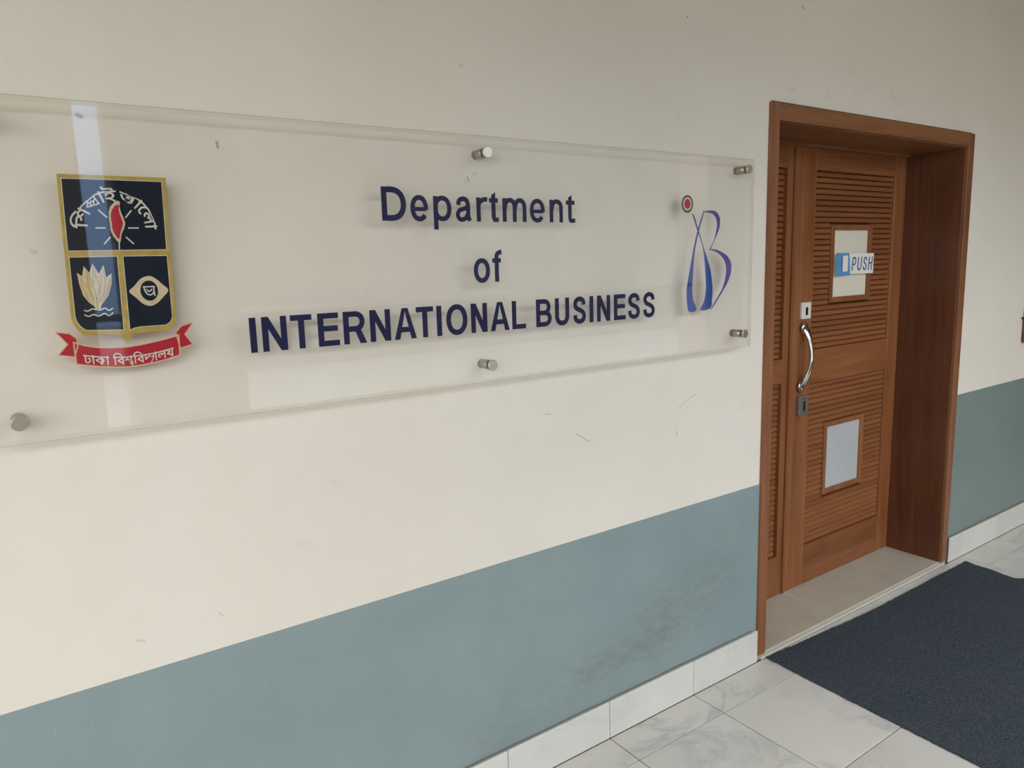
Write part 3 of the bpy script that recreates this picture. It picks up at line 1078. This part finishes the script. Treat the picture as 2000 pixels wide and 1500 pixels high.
# --- the crest
crest = obj('crest', MB().plate(mm([(1324, 17152), (3160, 17153), (3120, 16300), (3095, 14450), (3070, 14330), (3000, 14235), (2900, 14190), (2450, 14180), (2340, 14165),
                                    (2265, 14110), (2182, 14005), (2110, 14100), (2030, 14165), (1900, 14190), (1460, 14195), (1370, 14290), (1305, 14410), (1278, 14520), (1300, 16000)]),
                                Y[2], Y[3]), GOLD, sign)
crest['label'] = 'gold edged shield crest with navy fields and red ribbon'


def sub(name, mb, mat):
    return obj(name, mb, mat, crest)


def border(pts, y):
    return MB().stroke(pts, .0024, y, y + .0003, closed=True)


F1 = mm([(1392, 17070), (3070, 17070), (3038, 15782), (1362, 15776)])
F2 = mm([(1367, 15650), (2155, 15655), (2128, 14262), (1500, 14300), (1420, 14370), (1366, 14470), (1350, 14570)])
F3 = mm([(2264, 15655), (3034, 15652), (3020, 14450), (2975, 14355), (2895, 14305), (2420, 14300), (2320, 14285), (2245, 14250)])
for F in (F1, F2, F3):
    sub('field_border', border(F, Y[1] + .0001), OFFWHITE)
    sub('field', MB().plate(F, Y[1], Y[2]), CREST_NAVY)
FL = mm([(2285, 16700), (2312, 16662), (2292, 16600), (2308, 16480), (2345, 16365), (2362, 16275), (2328, 16170), (2278, 16080), (2243, 15920), (2190, 15940),
         (2130, 16040), (2096, 16150), (2096, 16260), (2090, 16372), (2098, 16482), (2134, 16582), (2210, 16665)])
sub('flame_outline', MB().plate(FL, Y[0] + .0002, Y[1]), CREAM)
cx, cz = 0.2222, 0.1630 * 10
fin = [(0.2218 + (x - 0.2218) * .72, 1.6290 + (z - 1.6290) * .82) for x, z in FL]
sub('flame', MB().plate(fin, Y[0], Y[0] + .0002), RED)
sub('wick', MB().stroke(mm([(2222, 15950), (2210, 15785)]), .0020, Y[0], Y[1]), OFFWHITE)
for a, b in (((1928, 16523), (2063, 16380)), ((2489, 16521), (2372, 16380)), ((1849, 16189), (2018, 16189)), ((2399, 16190), (2587, 16190)),
             ((2082, 16023), (1962, 15890)), ((2346, 16022), (2473, 15887))):
    sub('ray', MB().stroke(mm([a, b]), .0024, Y[0], Y[1]), OFFWHITE)


def warp_text(seq, place, y0, y1, name, mat, total, s, hs):
    """seq = [(glyph or stroke list, advance)], place(u, v) -> (x, z); each sign its own sub-part"""
    u = 0.0
    for item, adv, du, dv, sc in seq:
        mb = MB()
        if isinstance(item, str):
            v, f = glyph(item)
            glyph_plate(mb, [place(u + du + x * sc, dv + z * sc) for x, z in v], f, y0, y1, bold=hs * .42)
        else:
            for pl in item:
                mb.stroke([place(u + du + x * sc, dv + z * sc) for x, z in pl], hs, y0, y1)
        if mb.v:
            sub(name, mb, mat)
        u += adv


KSHA = [[(-.01, .60), (.80, .60)], [(.30, .60), (.30, .48), (.10, .32), (.30, .16), (.30, .48)], [(.30, .32), (.44, .40), (.52, .30), (.40, .18), (.46, .08), (.66, .10)],
        [(.66, .60), (.66, .0)], [(.52, .30), (.66, .42)]]
YAPH = [[(-.02, .60), (.26, .60)], [(.02, .30), (.12, .40), (.20, .30), (.10, .12), (.02, .0), (-.06, -.10)], [(.20, .30), (.22, .60)]]


def arc_place(th0, th1, total):
    R, k = 0.0682, 0.0305

    def f(u, v):
        th = math.radians(th0 + (th1 - th0) * u / total)
        r = R + (v - .622) * k
        return (0.2212 + r * math.cos(th), 1.6200 + r * math.sin(th))
    return f


left = [('ি', .30, 0, 0, 1), ('শ', .70, 0, 0, 1), (KSHA, .80, 0, 0, 1), ('া', .27, 0, 0, 1), ('ই', .55, 0, 0, 1)]
warp_text(left, arc_place(181, 86, sum(a[1] for a in left)), Y[0], Y[1], 'motto_sign', OFFWHITE, 0, 0, .0022)
rightw = [('অ', .90, 0, 0, 1), ('া', .28, 0, 0, 1), ('ে', .38, 0, 0, 1), ('ল', .74, 0, 0, 1), ('া', .28, 0, 0, 1)]
warp_text(rightw, arc_place(80, -3, sum(a[1] for a in rightw)), Y[0], Y[1], 'motto_sign', OFFWHITE, 0, 0, .0022)

# water lily
LIL = mm([(1457, 15372), (1536, 15305), (1580, 15488), (1663, 15366), (1729, 15535), (1817, 15339), (1913, 15505), (1933, 15269), (2031, 15344), (2012, 15144),
          (1938, 14925), (1800, 14752), (1776, 14660), (1690, 14660), (1689, 14726), (1600, 14808), (1517, 14945), (1473, 15165)])
sub('lily', MB().plate(LIL, Y[0] + .0003, Y[1]), CREAM)
PET = [[(1690, 14760), (1590, 14880), (1530, 15060), (1500, 15260), (1590, 15130), (1660, 14960)], [(1720, 14780), (1650, 14990), (1620, 15170), (1610, 15400), (1690, 15200), (1715, 15000)],
       [(1740, 14900), (1700, 15130), (1728, 15470), (1780, 15250), (1800, 15080)], [(1780, 14820), (1800, 15000), (1840, 15220), (1905, 15420), (1910, 15180), (1860, 14960)],
       [(1800, 14790), (1900, 14960), (1960, 15120), (2000, 15290), (1985, 15120), (1920, 14930)]]
for p in PET:
    sub('petal', MB().stroke(mm(p), .0016, Y[0], Y[0] + .0003, closed=True), GOLD)
sub('lily_stem', MB().stroke(mm([(1736, 14900), (1730, 14662)]), .0040, Y[0], Y[0] + .0003), GOLD)
for wv in ([(1503, 14672), (1565, 14652), (1636, 14688), (1700, 14676), (1772, 14662), (1854, 14692), (1919, 14644), (1989, 14688)],
           [(1499, 14586), (1573, 14552), (1645, 14582), (1740, 14550), (1834, 14592), (1909, 14545), (1985, 14600)]):
    sub('wave', MB().stroke(curve_pts(mm(wv), 5, False), .0022, Y[0], Y[1]), OFFWHITE)
# the eye
EYE = curve_pts(mm([(2299, 14986), (2400, 15090), (2520, 15220), (2670, 15273), (2790, 15217), (2900, 15105), (3001, 14984), (2895, 14850), (2785, 14745), (2656, 14689), (2523, 14736), (2400, 14870)]), 4)
sub('eye', MB().plate(EYE, Y[0] + .0003, Y[1]), CREAM)
sub('iris', MB().plate(ell(.2655, 1.4987, .0158, .0196), Y[0] + .0001, Y[0] + .0003), CREST_NAVY)
mb = MB()
for pl in ([(0, .97), (1, .97)], [(.92, .97), (.90, .5), (.95, -.02)], [(.10, .97), (.14, .60), (.30, .25), (.55, .10), (.76, .22), (.90, .45)],
           [(.28, .72), (.42, .50), (.60, .52), (.74, .72)]):
    mb.stroke(curve_pts([(.2545 + .0215 * u, 1.4885 + .0185 * v_) for u, v_ in pl], 3, False), .0024, Y[0] - .0001, Y[0] + .0001)
sub('eye_letter', mb, OFFWHITE)
# red ribbon
BAN = mm([(1268, 14082), (1440, 14010), (1622, 13964), (1870, 13932), (2128, 13922), (2370, 13940), (2595, 13975), (2850, 14020), (3108, 14078), (3096, 13677), (2860, 13615), (2624, 13572),
          (2390, 13545), (2153, 13531), (1930, 13545), (1708, 13577), (1490, 13620), (1272, 13672)])
LT = mm([(1002, 14294), (1224, 14250), (1334, 14150), (1325, 13990), (1255, 13807), (997, 13866), (1167, 14053)])
RT = mm([(3063, 14145), (3171, 14257), (3395, 14309), (3228, 14087), (3362, 13872), (3115, 13810), (3082, 14000)])
for t in (LT, RT):
    sub('ribbon_tail', MB().plate(t, Y[1] + .0004, Y[2] + .0004), RED)
    sub('ribbon_edge', MB().stroke(t, .0022, Y[1], Y[1] + .0004, closed=True), PINKEDGE)
sub('ribbon', MB().plate(BAN, Y[1], Y[1] + .0003), RED)
sub('ribbon_edge', MB().stroke(BAN, .0026, Y[1] - .0002, Y[1], closed=True), PINKEDGE)


def ban_place(total):
    def f(u, v):
        x = 0.1400 + (0.2985 - 0.1400) * u / total
        z = 1.3700 - 0.0128 * (1 - ((x - .219) / .090) ** 2) + 0.0010 + v * 0.0250
        return (x, z)
    return f


ban = [('ঢ', .58, 0, 0, 1), ('া', .28, 0, 0, 1), ('ক', .80, 0, 0, 1), ('া', .28, 0, 0, 1), ([], .30, 0, 0, 1), ('ি', .28, 0, 0, 1), ('ব', .58, 0, 0, 1), ('শ', .42, 0, 0, 1), ('ব', .30, -.02, -.12, .5),
       ('ি', .28, 0, 0, 1), ('ব', .58, 0, 0, 1), ('দ', .58, 0, 0, 1), (YAPH, .26, 0, 0, 1), ('া', .28, 0, 0, 1), ('ল', .74, 0, 0, 1), ('য়', .62, 0, 0, 1)]
warp_text(ban, ban_place(sum(a[1] for a in ban)), Y[0], Y[0] + .0002, 'ribbon_letter', OFFWHITE, 0, 0, .0016)

# --- the ribbon emblem at the right end
emb = obj('emblem', MB().plate(curve_pts(mm([(18190, 13640), (18530, 13672), (18370, 14016), (18325, 14350), (18345, 14635), (18410, 15431), (18600, 16117), (18842, 16738), (18800, 16738),
                                             (18496, 16038), (18234, 15064), (18105, 14538), (18070, 14250), (18100, 13900)]), 4), G0, G1), BLUE, sign)
emb['label'] = 'emblem of crossed blue and purple ribbons under a red and green dot'
obj('ribbon', MB().plate(curve_pts(mm([(18308, 16645), (18387, 16613), (18613, 16143), (18949, 15422), (19185, 14904), (19290, 14354), (19275, 14000), (19205, 13700), (18725, 13657),
                                       (18897, 13935), (18970, 14250), (18965, 14612), (18824, 15585), (18533, 16169)]), 4), G0 - .00005, G1), BLUE, emb)
obj('ribbon', MB().plate(curve_pts(mm([(18830, 16735), (18960, 16778), (19124, 16790), (19300, 16790), (19470, 16725), (19600, 16560), (19610, 16380), (19550, 16171), (19310, 15795), (19150, 15560), (19120, 15580),
                                       (19349, 15902), (19464, 16278), (19460, 16440), (19390, 16580), (19250, 16680), (19100, 16715), (18960, 16720)]), 4), G0, G1), PURPLE, emb)
obj('ribbon', MB().plate(curve_pts(mm([(19118, 15578), (19360, 15570), (19566, 15535), (19780, 15460), (19970, 15370), (20130, 15230), (20210, 15070), (20190, 14792), (20018, 14463), (19686, 14088), (19274, 13680),
                                       (19253, 13705), (19620, 14110), (19800, 14340), (19935, 14689), (19960, 14900), (19930, 15080), (19782, 15290), (19483, 15475)]), 4), G0, G1), PURPLE, emb)
obj('dot_ring', MB().plate(ell(1.8066, 1.6967, .0258, .0270), G0, G1), GREEN, emb)
obj('dot_gap', MB().plate(ell(1.8065, 1.6970, .0190, .0200), G0 - .0002, G0), OFFWHITE, emb)
obj('dot', MB().plate(ell(1.8063, 1.6972, .0140, .0150), G0 - .0004, G0 - .0002), RED, emb)

# ------------------------------------------------------------------ push sticker on the upper pane
ps = tag(obj('push_sign', MB().plate([(3.1145, 1.4335), (3.2300, 1.4365), (3.2300, 1.4385), (3.4210, 1.4385), (3.4216, 1.5300), (3.1150, 1.5350)], DY - .0050, DY - .0035), STICKER_W),
         'white and blue push sticker across the upper door pane', 'sign')
SY = DY - .0056
blue = MB()
blue.plate([(3.1145, 1.4335), (3.2300, 1.4365), (3.2250, 1.4520), (3.1640, 1.4520)], SY, DY - .0050)
blue.plate([(3.1150, 1.5350), (3.1145, 1.4335), (3.1640, 1.4470), (3.1640, 1.5250)], SY, DY - .0050)
blue.plate([(3.1150, 1.5350), (3.1640, 1.5230), (3.2130, 1.5230), (3.2180, 1.5335)], SY, DY - .0050)
blue.plate([(3.2080, 1.5240), (3.2080, 1.4500), (3.2260, 1.4500), (3.2180, 1.5240)], SY, DY - .0050)
obj('door_pictogram', blue, STICKER_B, ps)
obj('pictogram_shade', MB().plate([(3.1560, 1.5230), (3.1560, 1.4560), (3.1640, 1.4490), (3.1640, 1.5260)], SY - .0003, SY), STICKER_T, ps)
for ch, x0, x1 in (('P', 3.2380, 3.2740), ('U', 3.2830, 3.3210), ('S', 3.3300, 3.3640), ('H', 3.3740, 3.4110)):
    mb = MB()
    sans_letter(mb, ch, x0, x1 - .004, 1.4540, 1.5150, .0075, SY, DY - .0050)
    mb.v = [(x + .13 * (z - 1.46), y, z) for x, y, z in mb.v]
    obj('letter', mb, STICKER_T, ps)

# ------------------------------------------------------------------ door mat
random.seed(3)
outline = [(2.302, -0.0150), (2.292, -0.250), (2.276, -0.790), (2.262, -1.250), (3.700, -1.270), (3.850, -1.260), (3.845, -0.700), (3.8400, -0.3250), (3.8300, -0.3175), (3.7990, -0.2950),
           (3.8030, -0.2500), (3.8200, -0.180), (3.8230, -0.120), (3.8390, -0.0600), (3.700, -0.0590), (3.300, -0.0590), (2.963, -0.0570), (2.600, -0.0360)]
pts = []
for i, a in enumerate(outline):
    b = outline[(i + 1) % len(outline)]
    L = math.hypot(b[0] - a[0], b[1] - a[1])
    n = max(1, int(L / 0.010))
    for k in range(n):
        t = k / n
        j = 0.0022 if k else 0
        pts.append((a[0] + (b[0] - a[0]) * t + random.uniform(-j, j), a[1] + (b[1] - a[1]) * t + random.uniform(-j, j)))
n = len(pts)
mat_mb = MB()
ins = []
for i in range(n):
    a, b = Vector(pts[i - 1]), Vector(pts[(i + 1) % n])
    t = (b - a).normalized()
    ins.append((pts[i][0] - t.y * .004, pts[i][1] + t.x * .004))
mat_mb.add([(x, y, 0.0004) for x, y in pts] + [(x, y, 0.0050) for x, y in pts] + [(x, y, 0.0075) for x, y in ins],
           [[i, (i + 1) % n, (i + 1) % n + n, i + n] for i in range(n)] + [[i + n, (i + 1) % n + n, (i + 1) % n + 2 * n, i + 2 * n] for i in range(n)] +
           [list(range(2 * n, 3 * n)), list(range(n - 1, -1, -1))])
tag(obj('doormat', mat_mb, CARPET), 'frayed dark blue grey carpet mat lying in front of the door', 'mat')

# ------------------------------------------------------------------ small wooden box cut by the right edge of the picture
bx = tag(empty('wall_box', (4.56, 0, 1.03)), 'dark reddish wooden box hung on the wall beyond the door', 'box')
obj('body', MB().box(4.435, 4.70, -.030, 0.0, 1.045, 1.168), DARKWOOD, bx, bevel=.003)
obj('lid', MB().box(4.418, 4.715, -.040, 0.0, 1.168, 1.178), mat_plain('black_lid', (0.02, 0.016, 0.012, 1), .4), bx, bevel=.001)
obj('back_board', MB().box(4.440, 4.69, -.012, 0.0, 1.178, 1.42), DARKWOOD, bx, bevel=.003)
